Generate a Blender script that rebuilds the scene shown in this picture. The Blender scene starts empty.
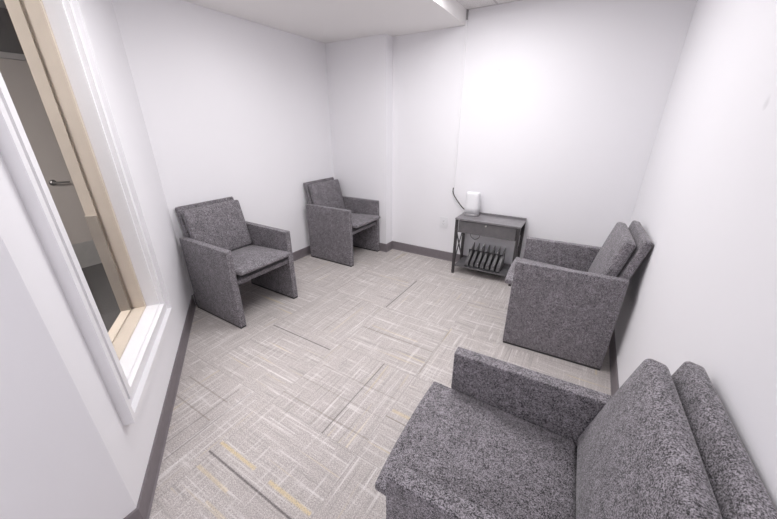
import bpy, bmesh, math, random
from mathutils import Vector, Matrix

S = bpy.context.scene
COL = S.collection

# ------------------------------------------------------------------ camera
CAM_POS = Vector((2.710, -1.175, 1.450))
cd = bpy.data.cameras.new('camera')
cd.sensor_width = 36.0
cd.lens = 317.74 / 777.0 * 36.0
cd.clip_start = 0.02
cam = bpy.data.objects.new('camera', cd)
COL.objects.link(cam)
pitch, yaw, roll = math.radians(22.772), math.radians(31.3734), math.radians(-0.0748)
F = Vector((-math.sin(yaw) * math.cos(pitch), math.cos(yaw) * math.cos(pitch), -math.sin(pitch)))
R = Vector((math.cos(yaw), math.sin(yaw), 0))
U = R.cross(F)
R2 = R * math.cos(roll) + U * math.sin(roll)
U2 = -R * math.sin(roll) + U * math.cos(roll)
m = Matrix((R2, U2, -F)).transposed().to_4x4()
m.translation = CAM_POS
cam.matrix_world = m
S.camera = cam

# ------------------------------------------------------------------ world, lights, exposure
S.view_settings.view_transform = 'Standard'
S.view_settings.look = 'None'
S.view_settings.gamma = 1.0
S.view_settings.use_curve_mapping = False
S.view_settings.exposure = 0.04
W = bpy.data.worlds.new('world')
S.world = W
W.use_nodes = True
W.node_tree.nodes['Background'].inputs[0].default_value = (0.9, 0.92, 1.0, 1)
W.node_tree.nodes['Background'].inputs[1].default_value = 0.05

HC = 2.390        # acoustic ceiling
HS = 2.281        # underside of the soffit

def area_light(name, loc, sx, sy, watts, color):
    ld = bpy.data.lights.new(name, 'AREA')
    ld.shape = 'RECTANGLE'
    ld.size, ld.size_y = sx, sy
    ld.energy = watts
    ld.color = color
    ld.spread = math.radians(180)
    o = bpy.data.objects.new(name, ld)
    o.location = loc
    COL.objects.link(o)
    return o

area_light('troffer_lamp', (1.88, 0.88, HC - 0.025), 0.56, 1.16, 27.0, (1.0, 0.985, 1.0))
area_light('entry_fill_lamp', (2.72, -2.20, HC - 0.025), 0.56, 1.16, 18.0, (0.97, 0.955, 1.0))  # unseen fill lamp added behind the camera to brighten the near side
for lx, ly, lwt in ((0.75, 0.62, 3.4), (1.38, -0.25, 9.5)):          # unseen fill lamps added under the soffit to brighten the left side
    dl = area_light('soffit_fill_lamp', (lx, ly, HS - 0.012), 0.15, 0.15, lwt, (1.0, 0.98, 0.99))
    dl.data.shape = 'DISK'
area_light('corridor_lamp', (0.25, -1.62, HC - 0.025), 0.56, 1.16, 52.0, (1.0, 0.97, 0.95))

# ------------------------------------------------------------------ node helpers
class NT:
    def __init__(s, name):
        s.mat = bpy.data.materials.new(name)
        s.mat.use_nodes = True
        s.t = s.mat.node_tree
        s.b = s.t.nodes['Principled BSDF']
    def n(s, typ, **kw):
        nd = s.t.nodes.new(typ)
        for k, v in kw.items():
            setattr(nd, k, v)
        return nd
    def put(s, sock, v):
        if isinstance(v, bpy.types.NodeSocket):
            s.t.links.new(v, sock)
        else:
            sock.default_value = v
    def math(s, op, a, b=0.0, c=0.0, clamp=False):
        nd = s.n('ShaderNodeMath', operation=op, use_clamp=clamp)
        s.put(nd.inputs[0], a); s.put(nd.inputs[1], b); s.put(nd.inputs[2], c)
        return nd.outputs[0]
    def mix(s, f, a, b):
        nd = s.n('ShaderNodeMix', data_type='RGBA')
        s.put(nd.inputs[0], f)
        s.put(nd.inputs[6], a if isinstance(a, bpy.types.NodeSocket) else (*a, 1))
        s.put(nd.inputs[7], b if isinstance(b, bpy.types.NodeSocket) else (*b, 1))
        return nd.outputs[2]
    def xyz(s, x, y, z):
        nd = s.n('ShaderNodeCombineXYZ')
        s.put(nd.inputs[0], x); s.put(nd.inputs[1], y); s.put(nd.inputs[2], z)
        return nd.outputs[0]
    def noise(s, vec, scale, detail=2.0, rough=0.5):
        nd = s.n('ShaderNodeTexNoise')
        s.put(nd.inputs['Vector'], vec)
        nd.inputs['Scale'].default_value = scale
        nd.inputs['Detail'].default_value = detail
        nd.inputs['Roughness'].default_value = rough
        return nd.outputs['Fac']
    def ramp(s, f, lo, hi):
        nd = s.n('ShaderNodeMapRange')
        s.put(nd.inputs[0], f)
        nd.inputs[1].default_value = lo; nd.inputs[2].default_value = hi
        return nd.outputs[0]
    def obj(s):
        return s.n('ShaderNodeTexCoord').outputs['Object']
    def bump(s, h, strength, dist):
        nd = s.n('ShaderNodeBump')
        nd.inputs['Strength'].default_value = strength
        nd.inputs['Distance'].default_value = dist
        s.put(nd.inputs['Height'], h)
        s.t.links.new(nd.outputs[0], s.b.inputs['Normal'])

def simple(name, col, rough=0.6, metal=0.0, nscale=0.0, namp=0.0):
    t = NT(name)
    t.b.inputs['Roughness'].default_value = rough
    t.b.inputs['Metallic'].default_value = metal
    if nscale:
        f = t.noise(t.obj(), nscale, 3)
        lo = tuple(c * (1 - namp) for c in col)
        hi = tuple(min(1, c * (1 + namp)) for c in col)
        t.put(t.b.inputs['Base Color'], t.mix(t.ramp(f, .3, .7), lo, hi))
    else:
        t.b.inputs['Base Color'].default_value = (*col, 1)
    return t.mat

def wall_mat(name, col, stain=None):
    t = NT(name)
    o = t.obj()
    f = t.noise(o, 1.3, 3)
    c = t.mix(t.ramp(f, .3, .7), tuple(v * .985 for v in col), col)
    if stain:
        nd = t.n('ShaderNodeVectorMath', operation='DISTANCE')
        t.put(nd.inputs[0], o); nd.inputs[1].default_value = stain[0]
        w = t.math('ADD', nd.outputs['Value'], t.math('MULTIPLY', t.noise(o, 40, 2), .02))
        k = t.ramp(w, stain[1] + .012, stain[1] * .4 + .01)
        c = t.mix(t.math('MULTIPLY', k, stain[2]), c, tuple(v * .6 for v in col))
    t.put(t.b.inputs['Base Color'], c)
    t.b.inputs['Roughness'].default_value = 0.75
    t.bump(t.noise(o, 220, 2), 0.06, 0.002)
    return t.mat

WALLCOL = (0.88, 0.87, 0.895)
M = {}
M['wall'] = wall_mat('painted_wall', WALLCOL)
M['wall_d'] = wall_mat('painted_wall_scuffed', WALLCOL, ((3.101, 0.227, 1.509), .02, .35))
M['wall_c'] = wall_mat('painted_wall_back', WALLCOL, ((1.857, 2.113, 1.908), .012, .2))
M['soffit'] = wall_mat('soffit_paint', (0.88, 0.86, 0.85))
M['corr_wall'] = wall_mat('corridor_grey_paint', (0.13, 0.12, 0.115))
M['base'] = simple('grey_vinyl_base', (0.20, 0.177, 0.19), .5, 0, 30, .06)
M['trimwhite'] = simple('white_trim_paint', (0.86, 0.85, 0.87), .4, 0, 6, .02)
M['cream'] = simple('cream_frame_paint', (0.66, 0.575, 0.485), .45, 0, 8, .03)
M['taupe'] = simple('jamb_strip_taupe', (0.36, 0.315, 0.27), .5, 0, 8, .04)
M['door'] = simple('beige_door_paint', (0.60, 0.54, 0.50), .5, 0, 3, .03)
M['doorframe'] = simple('grey_door_frame', (0.52, 0.49, 0.48), .5, 0, 3, .03)
M['kick'] = simple('brushed_kick_plate', (0.55, 0.53, 0.51), .45, .3, 20, .05)
M['nickel'] = simple('satin_nickel', (0.55, 0.53, 0.51), .3, 1.0)
M['plastic_white'] = simple('white_plastic', (0.84, 0.84, 0.86), .35)
M['plastic_grey'] = simple('grey_plastic', (0.34, 0.33, 0.34), .4)
M['black'] = simple('black_plastic', (0.018, 0.018, 0.02), .45)
M['cable'] = simple('black_cable_rubber', (0.05, 0.045, 0.045), .5)
M['table'] = simple('charcoal_table_laminate', (0.12, 0.115, 0.12), .24, 0, 25, .12)
M['tabletop'] = simple('grey_table_top', (0.21, 0.20, 0.21), .22, 0, 25, .08)
M['table_metal'] = simple('dark_grey_metal', (0.07, 0.066, 0.068), .38, .5)
M['fin'] = simple('grey_divider_plastic', (0.115, 0.11, 0.115), .4)
M['slot'] = simple('outlet_slot', (0.12, 0.12, 0.12), .6)
M['glide'] = simple('dark_plastic_strip', (0.03, 0.03, 0.03), .5)

def glass_mat():
    t = NT('window_glass')
    t.b.inputs['Base Color'].default_value = (1, 1, 1, 1)
    t.b.inputs['Roughness'].default_value = 0.0
    t.b.inputs['IOR'].default_value = 1.05
    t.b.inputs['Transmission Weight'].default_value = 1.0
    return t.mat
M['glass'] = glass_mat()

def fabric_mat():
    t = NT('heathered_charcoal_fabric')
    o = t.obj()
    x, y, z = t_sep(t, o)
    w = t.noise(o, 60, 2)                       # slow waviness of the fibres
    def add(a, k):
        return t.math('ADD', a, t.math('MULTIPLY', w, k))
    f1 = t.noise(t.xyz(add(x, .01), add(y, .008), add(z, .01)), 290, 4, .7)
    f2 = t.noise(o, 85, 3, .6)
    f4 = t.noise(o, 32, 3, .6)
    f3 = t.noise(o, 14, 3)
    f = t.math('ADD', t.math('ADD', t.math('MULTIPLY', f1, .74), t.math('MULTIPLY', f2, .17)), t.math('MULTIPLY', f4, .09))
    k = t.ramp(f, .43, .585)
    dark = t.mix(f3, (0.012, 0.0115, 0.012), (0.026, 0.0245, 0.026))
    lite = t.mix(f3, (0.27, 0.25, 0.272), (0.48, 0.445, 0.482))
    t.put(t.b.inputs['Base Color'], t.mix(k, dark, lite))
    t.b.inputs['Roughness'].default_value = 0.85
    t.b.inputs['Sheen Weight'].default_value = 0.25
    t.b.inputs['Sheen Roughness'].default_value = 0.4
    t.bump(f, 0.35, 0.003)
    return t.mat

def t_sep(t, v):
    nd = t.n('ShaderNodeSeparateXYZ')
    t.put(nd.inputs[0], v)
    return nd.outputs[0], nd.outputs[1], nd.outputs[2]
M['fabric'] = fabric_mat()

TILE, TX, TY = 0.605, 0.83, 0.24
def carpet_mat():
    t = NT('carpet_tile')
    o = t.obj()
    x, y, z = t_sep(t, o)
    gx = t.math('DIVIDE', t.math('SUBTRACT', x, TX), TILE)
    gy = t.math('DIVIDE', t.math('SUBTRACT', y, TY), TILE)
    i, j = t.math('FLOOR', gx), t.math('FLOOR', gy)
    lx, ly = t.math('SUBTRACT', gx, i), t.math('SUBTRACT', gy, j)
    par = t.math('FLOORED_MODULO', t.math('ADD', i, j), 2.0)        # 1 -> streaks run along x
    def sel(a, b):                                                  # par ? a : b
        return t.math('ADD', t.math('MULTIPLY', a, par), t.math('MULTIPLY', b, t.math('SUBTRACT', 1.0, par)))
    u, v = sel(lx, ly), sel(ly, lx)
    seed = t.math('ADD', t.math('MULTIPLY', i, 7.31), t.math('MULTIPLY', j, 3.77))
    # long fine lines along the run, short ones across it
    along = t.noise(t.xyz(t.math('MULTIPLY', u, 1.6), t.math('MULTIPLY', v, 46), seed), 1.0, 3, .6)
    across = t.noise(t.xyz(t.math('MULTIPLY', u, 40), t.math('MULTIPLY', v, 2.6), t.math('ADD', seed, 50)), 1.0, 3, .6)
    broad = t.noise(t.xyz(t.math('MULTIPLY', u, 1.2), t.math('MULTIPLY', v, 9), t.math('ADD', seed, 20)), 1.0, 2)
    grain = t.noise(o, 190, 3, .7)
    speck = t.noise(o, 75, 2, .6)
    tone = t.n('ShaderNodeTexWhiteNoise', noise_dimensions='2D')
    t.put(tone.inputs['Vector'], t.xyz(i, j, 0))
    base = t.mix(t.ramp(grain, .35, .65), (0.285, 0.258, 0.248), (0.70, 0.65, 0.625))
    base = t.mix(t.math('MULTIPLY', t.ramp(speck, .52, .68), .35), base, (0.36, 0.325, 0.315))
    base = t.mix(t.math('MULTIPLY', t.ramp(broad, .45, .75), .30), base, (0.40, 0.365, 0.35))
    base = t.mix(t.math('MULTIPLY', t.ramp(along, .44, .30), .65), base, (0.30, 0.275, 0.265))
    base = t.mix(t.math('MULTIPLY', t.ramp(along, .56, .68), .55), base, (0.80, 0.77, 0.755))
    base = t.mix(t.math('MULTIPLY', t.ramp(across, .56, .69), .50), base, (0.78, 0.75, 0.735))
    base = t.mix(t.math('MULTIPLY', t.ramp(across, .38, .30), .35), base, (0.32, 0.295, 0.285))
    base = t.mix(t.math('MULTIPLY', t.ramp(tone.outputs[0], 0, 1), .10), base, (0.40, 0.375, 0.36))
    yel = t.noise(t.xyz(t.math('MULTIPLY', u, .9), t.math('MULTIPLY', v, 24), t.math('ADD', seed, 90)), 1.0, 2)
    base = t.mix(t.math('MULTIPLY', t.ramp(yel, .66, .72), .45), base, (0.66, 0.56, 0.36))
    # tile joints
    e = t.math('MINIMUM', t.math('MINIMUM', lx, t.math('SUBTRACT', 1.0, lx)), t.math('MINIMUM', ly, t.math('SUBTRACT', 1.0, ly)))
    base = t.mix(t.math('MULTIPLY', t.ramp(e, .006, .002), .35), base, (0.26, 0.24, 0.23))
    # the strong single yarn lines, where they lie: axis, fixed coordinate, from, to, width, colour, strength
    DK, YL, WH = (0.075, 0.065, 0.066), (0.72, 0.58, 0.30), (0.86, 0.83, 0.82)
    BR = (0.22, 0.185, 0.155)
    lines = [
        ('x', 0.160, 0.830, 1.415, .009, DK, .85), ('y', 1.815, -0.365, 0.237, .008, DK, .75),
        ('x', -0.722, 1.414, 2.03, .009, DK, .9), ('y', 1.449, 0.849, 1.442, .010, DK, .85),
        ('x', 0.512, 1.451, 2.04, .007, BR, .75), ('x', -0.105, 2.04, 2.60, .008, BR, .8),
        ('y', 1.215, 0.30, 0.80, .007, BR, .6), ('y', 0.875, 0.86, 1.44, .007, BR, .6),
        ('x', -0.664, 1.42, 1.68, .016, YL, .75), ('x', -0.668, 1.78, 2.03, .017, YL, .75),
        ('x', -0.790, 1.44, 1.66, .014, YL, .45), ('x', -0.860, 1.62, 1.95, .012, YL, .35),
        ('x', -0.055, 2.05, 2.30, .020, YL, .5), ('y', 1.28, 0.32, 0.75, .012, YL, .25),
        ('x', 0.560, 1.50, 1.90, .012, YL, .3), ('x', 1.36, 1.05, 1.40, .014, YL, .3),
        ('x', -0.04, 0.98, 1.40, .008, BR, .35), ('x', -0.13, 1.44, 2.03, .008, BR, .35),
        ('y', 2.05, 0.27, 0.82, .008, BR, .6), ('x', 1.30, 1.93, 2.30, .008, BR, .7),
        ('y', 1.02, -0.36, 0.10, .008, BR, .3), ('y', 1.19, -0.90, -0.40, .008, DK, .4),
        ('y', 1.10, 0.25, 0.83, .008, BR, .35), ('y', 0.95, 0.25, 0.83, .006, WH, .5),
        ('x', -0.44, 1.50, 1.70, .008, WH, .6), ('x', -0.40, 1.78, 1.93, .008, WH, .7),
        ('x', -0.20, 1.20, 1.42, .009, WH, .6), ('x', -0.16, 0.90, 1.20, .007, WH, .5),
        ('y', 1.88, -0.35, 0.10, .008, WH, .5), ('y', 1.97, -0.36, 0.22, .007, WH, .5),
        ('x', -0.497, 0.83, 1.22, .008, BR, .6), ('x', -0.620, 0.90, 1.25, .008, BR, .6),
        ('y', 1.276, -0.86, -0.38, .008, DK, .5), ('x', -0.273, 1.43, 2.04, .009, BR, .5),
        ('x', 0.020, 1.48, 2.03, .008, BR, .4), ('x', -0.341, 0.90, 1.15, .007, BR, .4),
        ('y', 1.559, -0.44, -0.27, .007, BR, .4), ('y', 0.10, -0.08, 0.07, .008, DK, .5),
        ('y', 1.728, -0.36, -0.08, .007, BR, .4),
        ('y', 1.34, -0.95, -0.40, .010, WH, .5), ('y', 1.27, -0.95, -0.38, .007, WH, .4),
        ('y', 1.40, 0.27, 0.80, .007, WH, .4), ('x', -0.30, 1.44, 1.80, .007, WH, .5),
    ]
    wob = t.math('MULTIPLY', t.math('SUBTRACT', t.noise(o, 120, 2), .5), .006)
    for ax, c, a, b, w, colr, st in lines:
        p, q = (x, y) if ax == 'x' else (y, x)
        d = t.math('ABSOLUTE', t.math('ADD', t.math('SUBTRACT', q, c), wob))
        k = t.ramp(d, w * .75, w * .25)
        k = t.math('MULTIPLY', k, t.math('MULTIPLY', t.math('GREATER_THAN', p, a), t.math('LESS_THAN', p, b)))
        k = t.math('MULTIPLY', k, t.math('MULTIPLY', t.ramp(grain, .30, .55), st * (.75 if colr == WH else .95 if colr == YL else 1)))
        base = t.mix(k, base, colr)
    t.put(t.b.inputs['Base Color'], base)
    t.b.inputs['Roughness'].default_value = 0.95
    h = t.math('ADD', t.math('MULTIPLY', grain, .7), t.math('MULTIPLY', along, .3))
    t.bump(h, 0.35, 0.004)
    return t.mat
M['carpet'] = carpet_mat()

def corridor_carpet():
    t = NT('dark_corridor_carpet')
    o = t.obj()
    x, y, z = t_sep(t, o)
    f = t.noise(t.xyz(t.math('MULTIPLY', x, 40), t.math('MULTIPLY', y, 260), z), 1.0, 3, .6)
    t.put(t.b.inputs['Base Color'], t.mix(t.ramp(f, .35, .65), (0.07, 0.066, 0.063), (0.15, 0.14, 0.135)))
    t.b.inputs['Roughness'].default_value = .95
    t.bump(f, .4, .004)
    return t.mat
M['corr_carpet'] = corridor_carpet()

def ceiling_mat():
    t = NT('acoustic_ceiling_tile')
    o = t.obj()
    x, y, z = t_sep(t, o)
    def joint(c, off):
        g = t.math('FRACT', t.math('DIVIDE', t.math('SUBTRACT', c, off), .61))
        return t.math('LESS_THAN', t.math('ABSOLUTE', t.math('SUBTRACT', g, .5)), .016)
    k = t.math('MAXIMUM', joint(x, 1.785 - .305), joint(y, 2.10 - .305))
    f = t.noise(o, 120, 3, .7)
    c = t.mix(t.ramp(f, .30, .55), (0.62, 0.60, 0.59), (0.80, 0.78, 0.775))
    t.put(t.b.inputs['Base Color'], t.mix(t.math('MULTIPLY', k, .8), c, (0.52, 0.50, 0.50)))
    t.b.inputs['Roughness'].default_value = .9
    t.bump(f, .3, .004)
    return t.mat
M['ceiling'] = ceiling_mat()

# ------------------------------------------------------------------ mesh helpers
def link(name, bm, mat, parent=None, smooth=False, kind=None):
    me = bpy.data.meshes.new(name)
    bmesh.ops.recalc_face_normals(bm, faces=bm.faces)
    if smooth:
        for f in bm.faces:
            f.smooth = True
    bm.to_mesh(me); bm.free()
    me.materials.append(M[mat])
    o = bpy.data.objects.new(name, me)
    COL.objects.link(o)
    if parent:
        o.parent = parent
    if kind:
        o['kind'] = kind
    return o

def thing(name, label, cat, loc=(0, 0, 0), rz=0.0, group=None):
    o = bpy.data.objects.new(name, None)
    o.empty_display_size = .1
    COL.objects.link(o)
    o.location = loc
    o.rotation_euler = (0, 0, rz)
    tag(o, label, cat, group)
    return o

def tag(o, label, cat, group=None):
    o['label'] = label; o['category'] = cat
    if group:
        o['group'] = group
    return o

def add_box(bm, a, b, bevel=0.0, mat=None):
    """axis aligned box from corner a to corner b"""
    ps = [(x, y, z) for x in (a[0], b[0]) for y in (a[1], b[1]) for z in (a[2], b[2])]
    vs = [bm.verts.new(p) for p in ps]
    fs = [bm.faces.new([vs[k] for k in q]) for q in ((0, 1, 3, 2), (4, 6, 7, 5), (0, 4, 5, 1), (2, 3, 7, 6), (0, 2, 6, 4), (1, 5, 7, 3))]
    if bevel:
        es = list({e for f in fs for e in f.edges})
        r = bmesh.ops.bevel(bm, geom=es, offset=bevel, segments=2, affect='EDGES', profile=.6)
        vs = list({v for v in vs if v.is_valid} | set(r['verts']))
    if mat is not None:
        bmesh.ops.transform(bm, matrix=mat, verts=[v for v in vs if v.is_valid])
    return vs

def box(name, a, b, mat, parent=None, bevel=0.0, kind=None, mtx=None):
    bm = bmesh.new()
    add_box(bm, a, b, bevel, mtx)
    return link(name, bm, mat, parent, kind=kind)

def add_prism(bm, pts, z0, z1):
    lo = [bm.verts.new((p[0], p[1], z0)) for p in pts]
    hi = [bm.verts.new((p[0], p[1], z1)) for p in pts]
    n = len(pts)
    bm.faces.new(lo[::-1]); bm.faces.new(hi)
    for k in range(n):
        bm.faces.new((lo[k], lo[(k + 1) % n], hi[(k + 1) % n], hi[k]))

def add_tube(bm, pts, r, seg=10):
    rings = []
    pts = [Vector(p) for p in pts]
    for k, p in enumerate(pts):
        d = (pts[min(k + 1, len(pts) - 1)] - pts[max(k - 1, 0)]).normalized()
        a = d.cross(Vector((0, 0, 1)))
        if a.length < 1e-3:
            a = d.cross(Vector((1, 0, 0)))
        a.normalize(); b = d.cross(a)
        rings.append([bm.verts.new(p + (a * math.cos(q) + b * math.sin(q)) * r) for q in [2 * math.pi * s / seg for s in range(seg)]])
    for k in range(len(rings) - 1):
        for s in range(seg):
            bm.faces.new((rings[k][s], rings[k][(s + 1) % seg], rings[k + 1][(s + 1) % seg], rings[k + 1][s]))
    bm.faces.new(rings[0][::-1]); bm.faces.new(rings[-1])

def spline(pts, n=10):
    out = []
    P = [Vector(p) for p in pts]
    for k in range(len(P) - 1):
        p0, p1, p2, p3 = P[max(k - 1, 0)], P[k], P[k + 1], P[min(k + 2, len(P) - 1)]
        for s in range(n):
            t = s / n
            out.append(.5 * ((2 * p1) + (p2 - p0) * t + (2 * p0 - 5 * p1 + 4 * p2 - p3) * t * t + (3 * p1 - p0 - 3 * p2 + p3) * t ** 3))
    out.append(P[-1])
    return out

def cushion_bm(h, r, puff=(0, 0, 0), mtx=None, inner=9, rim=5):
    """padded block: half sizes h, edge radius r, extra swell per axis in metres at the middle of each face"""
    def axis(hh):
        c = max(hh - r, 0)
        a = [-hh + r * (1 - math.cos(math.pi / 2 * s / rim)) for s in range(rim)]
        mid = [-c + 2 * c * s / inner for s in range(inner + 1)]
        return a + mid + [-v for v in a[::-1]]
    ax = [axis(v) for v in h]
    bm = bmesh.new()
    cache = {}
    def V(p):
        key = tuple(round(c, 6) for c in p)
        if key in cache:
            return cache[key]
        inn = Vector([max(-(h[k] - r), min(h[k] - r, p[k])) for k in range(3)])
        d = Vector(p) - inn
        q = inn + d.normalized() * r if d.length > 1e-9 else Vector(p)
        s = [q[k] / h[k] for k in range(3)]
        o = Vector(q)
        for k in range(3):
            a, b = s[(k + 1) % 3], s[(k + 2) % 3]
            fall = (1 - abs(a) ** 2.5) * (1 - abs(b) ** 2.5)
            o[k] += puff[k] * max(fall, 0) * s[k]
        cache[key] = bm.verts.new(o)
        return cache[key]
    for k in range(3):
        A, B = ax[(k + 1) % 3], ax[(k + 2) % 3]
        for sgn in (-1, 1):
            for p in range(len(A) - 1):
                for q in range(len(B) - 1):
                    vs = []
                    for (aa, bb) in ((A[p], B[q]), (A[p + 1], B[q]), (A[p + 1], B[q + 1]), (A[p], B[q + 1])):
                        co = [0, 0, 0]
                        co[k] = sgn * h[k]; co[(k + 1) % 3] = aa; co[(k + 2) % 3] = bb
                        vs.append(V(co))
                    if len(set(vs)) == 4:
                        try:
                            bm.faces.new(vs)
                        except ValueError:
                            pass
    if mtx is not None:
        bmesh.ops.transform(bm, matrix=mtx, verts=bm.verts)
    return bm

# ------------------------------------------------------------------ room shell
L, WX = 2.113, 3.101
al = math.radians(-34.7352)
A = Vector((math.cos(al), math.sin(al), 0))          # along the window wall, away from the far corner
N = Vector((-math.sin(al), math.cos(al), 0))         # out of the window wall, into the room
AM = Matrix(((A.x, N.x, 0, 0), (A.y, N.y, 0, 0), (0, 0, 1, 0), (0, 0, 0, 1)))    # (t, off, z) -> world
def P(t, o):
    return (A * t + N * o).to_2d()[:]
TE = 1.816
RET = -1.30
TH = 0.17
Y0 = -3.2

def prism(name, pts, z0, z1, mat, kind='structure'):
    bm = bmesh.new(); add_prism(bm, pts, z0, z1)
    return link(name, bm, mat, kind=kind)

e0 = P(TE, 0)
e1 = (e0[0], -3.2)
room = [(-.012, .0083), e0, e1, (WX, Y0), (WX, L), (-.012, L)]
prism('floor', room, -.10, 0, 'carpet')
corr = [(-1.871, Y0), e1, e0, (-.012, .0083), (-.012, .9), (-1.871, .9)]
prism('floor_corridor', corr, -.10, 0, 'corr_carpet')
box('ceiling', (-2.0, Y0 - .12, HC), (WX + .12, L + .12, HC + .1), 'ceiling', kind='structure')

box('wall_right', (WX, Y0 - .12, -.1), (WX + .12, L + .12, HC), 'wall_d', kind='structure')
box('wall_back', (-.12, L, -.1), (WX, L + .12, HC), 'wall_c', kind='structure')
prism('wall_far', [(-.012, .0083), (-.012, L), (-.12, L), (-.12, .0832)], -.1, HC, 'wall')
box('wall_column', (-.012, L - .1412, 0), (.761, L, HS), 'wall', kind='structure')
box('wall_entry', (e1[0] - .12, Y0 - .12, -.1), (WX, Y0, HC), 'wall', kind='structure')
prism('wall_return', [e0, e1, (e0[0] - .12, Y0), (e0[0] - .12, -1.22), P(TE, -TH)], -.1, HC, 'wall')
box('wall_corridor', (-1.99, Y0 - .12, -.1), (-1.871, 1.02, HC), 'corr_wall', kind='structure')
box('wall_corridor_end', (-1.871, .9, -.1), (-.12, 1.02, HC), 'corr_wall', kind='structure')
box('wall_corridor_entry', (-1.871, Y0 - .12, -.1), (e1[0] - .12, Y0, HC), 'corr_wall', kind='structure')
# soffit over the left half of the room
bm = bmesh.new()
add_prism(bm, [(-.012, .0083), P(TE, 0), (1.5192, -1.06), (1.5192, L), (-.012, L)], HS, HC)
link('wall_soffit', bm, 'soffit', kind='structure')

# window wall with its opening
T0, T1, Z0, Z1 = 0.856, 1.577, 0.479, 2.05
bm = bmesh.new()
for (t0, t1, z0, z1) in ((-.0146, T0, -.1, HC), (T1, TE, -.1, HC), (T0, T1, -.1, Z0), (T0, T1, Z1, HC)):
    add_box(bm, (t0, -TH, z0), (t1, 0, z1), 0, AM)
bmesh.ops.remove_doubles(bm, verts=bm.verts, dist=1e-4)
link('wall_left', bm, 'wall', kind='structure')

# baseboards
ZB, BT = .104, .006
def baseboard(name, path):
    """path: list of floor points, board grows to the left of the walking direction"""
    bm = bmesh.new()
    pts = [Vector((p[0], p[1])) for p in path]
    n = len(pts)
    offs = []
    def off(k, w):
        ds = []
        if k > 0: ds.append((pts[k] - pts[k - 1]).normalized())
        if k < n - 1: ds.append((pts[k + 1] - pts[k]).normalized())
        ns = [Vector((-d.y, d.x)) for d in ds]
        v = ns[0] if len(ns) == 1 else (ns[0] + ns[1]) / (1 + ns[0].dot(ns[1]))
        return pts[k] + v * w
    prof = [(0, 0), (BT + .007, 0), (BT + .006, .004), (BT + .002, .007), (BT, .016), (BT, ZB - .006), (BT - .004, ZB), (0, ZB)]
    rows = []
    for k in range(n):
        rows.append([bm.verts.new((*off(k, w), z)) for w, z in prof])
    for k in range(n - 1):
        for s in range(len(prof)):
            s2 = (s + 1) % len(prof)
            bm.faces.new((rows[k][s], rows[k][s2], rows[k + 1][s2], rows[k + 1][s]))
    bm.faces.new(rows[0]); bm.faces.new(rows[-1][::-1])
    return link(name, bm, 'base', kind='structure')
baseboard('baseboard_left', [(-.004, .003), e0, (e0[0], Y0 + .001)])
baseboard('baseboard_far', [(-.012, .02), (-.012, L - .1412)][::-1])
baseboard('baseboard_back', [(WX, L), (.761, L), (.761, L - .1412), (-.004, L - .1412)])
baseboard('baseboard_right', [(WX, Y0), (WX, L - .011)])

# window: casing, lining, frame, jamb strip, pane
def ring(bm, to, ti, zo, zi, o0, o1, mtx=AM):
    """rectangular picture-frame ring between outer (to, zo) and inner (ti, zi) spans, depth o0..o1, mitred as four boxes"""
    (a0, a1), (b0, b1), (c0, c1), (d0, d1) = to, ti, zo, zi
    outer = [(a0, c0), (a1, c0), (a1, c1), (a0, c1)]
    inner = [(b0, d0), (b1, d0), (b1, d1), (b0, d1)]
    vs = {}
    for nm, loop in (('o', outer), ('i', inner)):
        for k, (t, z) in enumerate(loop):
            for d in (o0, o1):
                vs[nm, k, d] = bm.verts.new(mtx @ Vector((t, d, z)))
    for k in range(4):
        q = (k + 1) % 4
        bm.faces.new((vs['o', k, o1], vs['o', q, o1], vs['i', q, o1], vs['i', k, o1]))
        bm.faces.new((vs['o', k, o0], vs['i', k, o0], vs['i', q, o0], vs['o', q, o0]))
        bm.faces.new((vs['o', k, o0], vs['o', q, o0], vs['o', q, o1], vs['o', k, o1]))
        bm.faces.new((vs['i', k, o0], vs['i', k, o1], vs['i', q, o1], vs['i', q, o0]))
win = bpy.data.objects.new('window_1', None); COL.objects.link(win); win['kind'] = 'structure'
def rr(bm, w0, w1, o0, o1):      # casing step from w0 to w1 outside the opening
    ring(bm, (T0 - w1, T1 + w1), (T0 - w0, T1 + w0), (Z0 - w1, Z1 + w1), (Z0 - w0, Z1 + w0), o0, o1)
bm = bmesh.new()
rr(bm, .000, .030, 0, .024); rr(bm, .030, .072, 0, .012); rr(bm, .072, .096, 0, .035)
link('casing', bm, 'trimwhite', win)
bm = bmesh.new()
ring(bm, (T0 - .001, T1 + .001), (T0 + .012, T1 - .012), (Z0 - .001, Z1 + .001), (Z0 + .010, Z1 - .012), -.059, .004)
link('lining', bm, 'trimwhite', win)
bm = bmesh.new()
ring(bm, (T0, T1), (T0 + .016, T1 - .016), (Z0, Z1), (Z0 + .012, Z1 - .016), -.172, -.060)
ring(bm, (T0 + .016, T1 - .016), (T0 + .030, T1 - .030), (Z0 + .012, Z1 - .016), (Z0 + .018, Z1 - .03), -.112, -.060)
ring(bm, (T0 + .016, T1 - .016), (T0 + .030, T1 - .030), (Z0 + .012, Z1 - .016), (Z0 + .018, Z1 - .03), -.172, -.128)
link('frame', bm, 'cream', win)
box('pane', (T0 + .017, -.123, Z0 + .013), (T1 - .017, -.117, Z1 - .017), 'glass', win, mtx=AM)
box('jamb_strip', (T0 + .0302, -.1745, Z0 + .0182), (T0 + .040, -.129, 1.04), 'taupe', win, mtx=AM)  # taupe strip up the lower half of the far jamb

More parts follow.
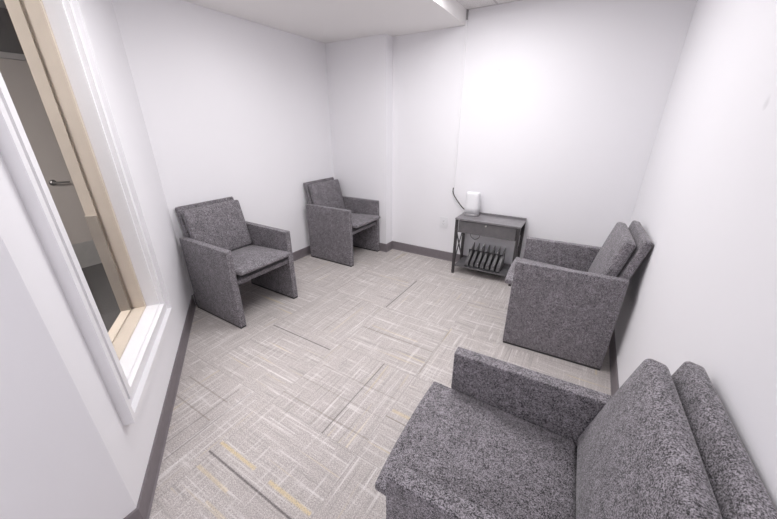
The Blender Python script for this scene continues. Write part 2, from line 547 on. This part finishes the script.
# corridor door seen through the window
door = bpy.data.objects.new('door_1', None); COL.objects.link(door); door['kind'] = 'structure'
DX = -1.871
box('leaf', (DX + .001, -.235, .004), (DX + .022, .66, 2.0), 'door', door, .002)
bm = bmesh.new()
for a, b in (((DX, -.285, 0), (DX + .035, -.237, 2.05)), ((DX, .662, 0), (DX + .035, .71, 2.05)), ((DX, -.237, 2.002), (DX + .035, .662, 2.05))):
    add_box(bm, a, b, .004)
link('door_frame', bm, 'doorframe', door)
box('kick_plate', (DX + .0222, -.225, .006), (DX + .025, .65, .285), 'kick', door)
bm = bmesh.new()
add_tube(bm, [(DX + .0222, -.165, .932), (DX + .030, -.165, .932)], .028, 20)
add_tube(bm, [(DX + .030, -.165, .932), (DX + .068, -.165, .932)], .011, 12)
add_tube(bm, spline([(DX + .066, -.173, .932), (DX + .070, -.12, .932), (DX + .066, -.05, .927)], 6), .009, 10)
link('lever_handle', bm, 'nickel', door, True)

# ceiling light fittings
def troffer(label, x, y):
    r = thing('ceiling_light', label, 'ceiling light', (x, y, HC))
    bm = bmesh.new()
    I = Matrix(((1, 0, 0, 0), (0, 0, 1, 0), (0, 1, 0, 0), (0, 0, 0, 1)))
    ring(bm, (-.305, .305), (-.283, .283), (-.61, .61), (-.585, .585), -.022, 0, I)
    link('frame', bm, 'trimwhite', r)
    return r
troffer('white recessed ceiling light frame over the middle of the room', 1.88, .88)
troffer('white ceiling frame of an unseen fill lamp added over the entry', 2.72, -2.20)
troffer('white recessed ceiling light frame over the corridor', .25, -1.62)

for lab, lx, ly in (('small round ring of an unseen fill lamp added to the soffit over the leftmost armchair', .75, .62), ('small round ring of an unseen fill lamp added to the soffit by the window wall', 1.38, -.25)):
    r = thing('fill_light_ring', lab, 'ceiling light', (lx, ly, HS))  # ring made up to go with each added soffit fill lamp
    bm = bmesh.new()
    c0 = [[bm.verts.new((q * math.cos(s * math.pi / 16), q * math.sin(s * math.pi / 16), z)) for s in range(32)] for q, z in ((.105, 0), (.100, -.008), (.080, -.010), (.076, 0))]
    for a in range(3):
        for s in range(32):
            bm.faces.new((c0[a][s], c0[a][(s + 1) % 32], c0[a + 1][(s + 1) % 32], c0[a + 1][s]))
    link('trim_ring', bm, 'trimwhite', r, True)

# ------------------------------------------------------------------ armchairs
HW, PT, PD, PH = 0.295, 0.050, 0.610, 0.637
def tilt(cx, cz, ang):
    return Matrix.Translation((cx, 0, cz)) @ Matrix.Rotation(ang, 4, 'Y')
def make_armchair():
    r = thing('armchair', '', 'armchair')
    for s in (-1, 1):
        y = s * (HW - PT / 2)
        p = link('side_panel', cushion_bm((PD / 2, PT / 2, (PH - .014) / 2), .006, (0, .002, 0), Matrix.Translation((PD / 2, y, (PH + .014) / 2))), 'fabric', r, True)
        g = box('floor_glide', (.004, y - PT / 2 + .002, 0), (PD - .004, y + PT / 2 - .002, .0145), 'glide', p)
    iw = HW - PT - .004
    ang = math.radians(-13.5)
    def slab(name, h, r, puff, top_u, top_z):
        # h: half sizes; (top_u, top_z): middle of the top edge
        c = Vector((top_u + math.sin(-ang) * h[2], 0, top_z - math.cos(ang) * h[2]))
        link(name, cushion_bm(h, r, puff, tilt(c.x, c.z, ang)), 'fabric', r_, True)
    r_ = r
    slab('backrest', (.024, .244, .235), .014, (.001, 0, 0), -.042, .867)
    slab('back_cushion', (.030, .240, .205), .019, (.018, 0, .003), .034, .848)
    link('seat_base', cushion_bm((.245, iw, .017), .006, (0, 0, 0), tilt(.352, .366, math.radians(-1.5))), 'fabric', r, True)
    link('seat_cushion', cushion_bm((.262, iw - .003, .016), .009, (.010, 0, .030), tilt(.394, .443, math.radians(-3.5))), 'fabric', r, True)
    return r

def copy_tree(o, parent=None):
    c = o.copy()
    COL.objects.link(c)
    c.parent = parent
    for ch in [k for k in bpy.data.objects if k.parent == o]:
        copy_tree(ch, c)
    return c

SC = 1.45
chairs = [
    ((.038 * SC, .200 * SC), -.36, 'charcoal fabric armchair in the corner beside the window wall, leftmost of the four'),
    ((.042 * SC, 1.147 * SC), .34, 'charcoal fabric armchair beside the wall column, farthest from the camera'),
    ((2.086 * SC - .001, .823 * SC), 182.4, 'charcoal fabric armchair standing next to the side table, against the right wall'),
    ((2.083 * SC + .006, -.285 * SC), 182.1, 'large charcoal fabric armchair in the foreground, cut off by the bottom right edge'),
]
proto = make_armchair()
for k, (xy, deg, lab) in enumerate(chairs):
    c = proto if k == 0 else copy_tree(proto)
    c.location = (*xy, 0)
    c.rotation_euler = (0, 0, math.radians(deg))
    for ch in [q for q in bpy.data.objects if q.parent == c and q.name.startswith('seat_cushion')]:
        ch.location.x = (0, .010, .006, .026)[k]                             # loose cushions slid forward a little
    tag(c, lab, 'armchair', 'matching charcoal armchairs around the room')

# ------------------------------------------------------------------ side table
TBX0, TBX1, TBY0, TBY1, TBZ = 1.672, 2.296, 1.808, 2.092, .605
tb = thing('side_table', 'small charcoal side table with a drawer and open lower shelf against the back wall', 'table', ((TBX0 + TBX1) / 2, (TBY0 + TBY1) / 2, 0))
tw, td = (TBX1 - TBX0) / 2, (TBY1 - TBY0) / 2
bm = bmesh.new()
add_box(bm, (-tw, -td, TBZ - .018), (tw, td, TBZ), .003)
add_box(bm, (-tw, td - .012, TBZ - .0005), (tw, td, TBZ + .018), .003)      # raised back edge
link('tabletop', bm, 'tabletop', tb)
bm = bmesh.new()
add_box(bm, (-tw + .030, -td + .030, TBZ - .150), (tw - .030, td - .012, TBZ - .0185), .002)
link('drawer_case', bm, 'table', tb)
dr = box('drawer', (-tw + .036, -td + .012, TBZ - .146), (tw - .036, -td + .0295, TBZ - .024), 'table', tb, .002)
bm = bmesh.new()
add_tube(bm, [(0, -td + .012, TBZ - .040), (0, -td - .002, TBZ - .040)], .004, 10)
add_tube(bm, [(0, -td - .002, TBZ - .040), (0, -td - .010, TBZ - .040)], .008, 12)
link('knob', bm, 'nickel', dr, True)
lw = .013
legx, legy = tw - .016, td - .016
for sx in (-1, 1):
    for sy in (-1, 1):
        box('leg', (sx * legx - lw, sy * legy - lw, 0), (sx * legx + lw, sy * legy + lw, TBZ - .0185), 'table_metal', tb, .002)
for sx in (-1, 1):                                                          # X of two flat bars between the legs
    bm = bmesh.new()
    h0, h1 = .105, TBZ - .16
    for q, sg in enumerate((-1, 1)):
        p0, p1 = Vector((0, -sg * (legy - lw), h0)), Vector((0, sg * (legy - lw), h1))
        d = p1 - p0
        ang = math.atan2(d.z, d.y)
        mt = Matrix.Translation((sx * legx + (-.004 if q else .004), 0, (h0 + h1) / 2)) @ Matrix.Rotation(ang, 4, 'X')
        add_box(bm, (-.003, -d.length / 2, -.009), (.003, d.length / 2, .009), 0, mt)
    link('cross_brace', bm, 'table_metal', tb)
box('shelf', (-tw + .030, -td + .014, .084), (tw - .030, td - .014, .098), 'table', tb, .002)

# ------------------------------------------------------------------ file sorter on the lower shelf
fx0, fx1 = 1.800, 2.150
fs = thing('file_sorter', 'black file sorter with upright pointed dividers on the lower shelf of the side table', 'organizer', ((fx0 + fx1) / 2, 1.95, .098))
fw = (fx1 - fx0) / 2
box('base', (-fw, -.115, 0), (fw, .115, .012), 'black', fs, .002)
box('back_panel', (-fw, .010, .0122), (fw, .018, .150), 'black', fs, .001)
for k in range(7):
    x = -fw + .020 + k * (2 * fw - .030) / 6
    bm = bmesh.new()
    prof = [(-.105, .0125), (-.100, .050), (-.06, .066), (-.03, .090), (.0, .128), (.03, .160), (.065, .212), (.072, .214), (.078, .200), (.088, .10), (.092, .0125)]
    rows = []
    for sg in (-1, 1):
        # a wedge: broad foot, thin top edge splayed slightly to one side
        rows.append([bm.verts.new((x + sg * (.0025 + .015 * (1 - (z / .214) ** 2)) + .12 * max(0, z - .08), y, z)) for y, z in prof])
    bm.faces.new(rows[0]); bm.faces.new(rows[1][::-1])
    for s in range(len(prof)):
        s2 = (s + 1) % len(prof)
        bm.faces.new((rows[0][s], rows[1][s], rows[1][s2], rows[0][s2]))
    link('divider', bm, 'fin', fs)

# ------------------------------------------------------------------ router
rt = thing('router', 'white upright wireless router on the left end of the side table', 'router', (1.775, 2.005, TBZ))
def loft(levels, seg=32, n=3.2):
    bm = bmesh.new(); rows = []
    for z, a, b in levels:
        row = []
        for s in range(seg):
            q = 2 * math.pi * s / seg
            c, d = math.cos(q), math.sin(q)
            row.append(bm.verts.new((a * math.copysign(abs(c) ** (2 / n), c), b * math.copysign(abs(d) ** (2 / n), d), z)))
        rows.append(row)
    for k in range(len(rows) - 1):
        for s in range(seg):
            bm.faces.new((rows[k][s], rows[k][(s + 1) % seg], rows[k + 1][(s + 1) % seg], rows[k + 1][s]))
    bm.faces.new(rows[0][::-1]); bm.faces.new(rows[-1])
    return bm
link('base', loft([(0, .070, .058), (.004, .073, .060), (.022, .073, .060)]), 'plastic_grey', rt, True)
link('body', loft([(.0222, .0735, .0605), (.09, .072, .058), (.19, .069, .054), (.222, .067, .052), (.231, .063, .048), (.234, .048, .038), (.2345, .02, .015)]), 'plastic_white', rt, True)

# ------------------------------------------------------------------ cables, raceway, outlet
bm = bmesh.new()
add_tube(bm, spline([(1.524, 2.097, .845), (1.524, 2.096, .80), (1.548, 2.088, .758), (1.60, 2.080, .700), (1.645, 2.076, .655), (1.672, 2.070, .637), (1.700, 2.045, .632)], 8), .0055, 10)
link('power_cable', bm, 'cable')
tag(bpy.data.objects['power_cable'], 'black cable curving from the wall raceway down to the white router', 'cable')
rw = thing('cable_raceway', 'thin white cable raceway running up the back wall to the ceiling', 'cable raceway', (1.524, L, 0))
box('channel', (-.010, -.012, .815), (.010, -.0005, 2.316), 'trimwhite', rw, .002)
box('end_clip', (-.007, -.014, 2.317), (.009, -.0005, HC - .002), 'plastic_grey', rw, .001)

bm = bmesh.new()
add_tube(bm, spline([(1.800, 1.95, .4545), (1.798, 1.95, .42), (1.815, 1.95, .385), (1.850, 1.95, .368), (1.885, 1.95, .385), (1.900, 1.95, .42), (1.898, 1.95, .4545)], 8), .003, 8)
link('cable_loop', bm, 'cable')
tag(bpy.data.objects['cable_loop'], 'thin black cable loop hanging under the drawer of the side table', 'cable')

ol = thing('wall_outlet', 'white wall outlet on the back wall left of the side table', 'outlet', (1.438, L, .449))
box('plate', (-.048, -.007, -.060), (.048, -.0005, .060), 'plastic_white', ol, .002)
bm = bmesh.new()
add_box(bm, (-.018, -.0095, -.034), (.018, -.0071, .034), .0008)
rc = link('receptacle', bm, 'plastic_white', ol)
for zc in (-.018, .018):
    for xs in (-.006, .006):
        box('slot', (xs - .001, -.0101, zc - .002), (xs + .001, -.0096, zc + .006), 'slot', rc)
    box('slot', (-.002, -.0101, zc - .010), (.002, -.0096, zc - .006), 'slot', rc)
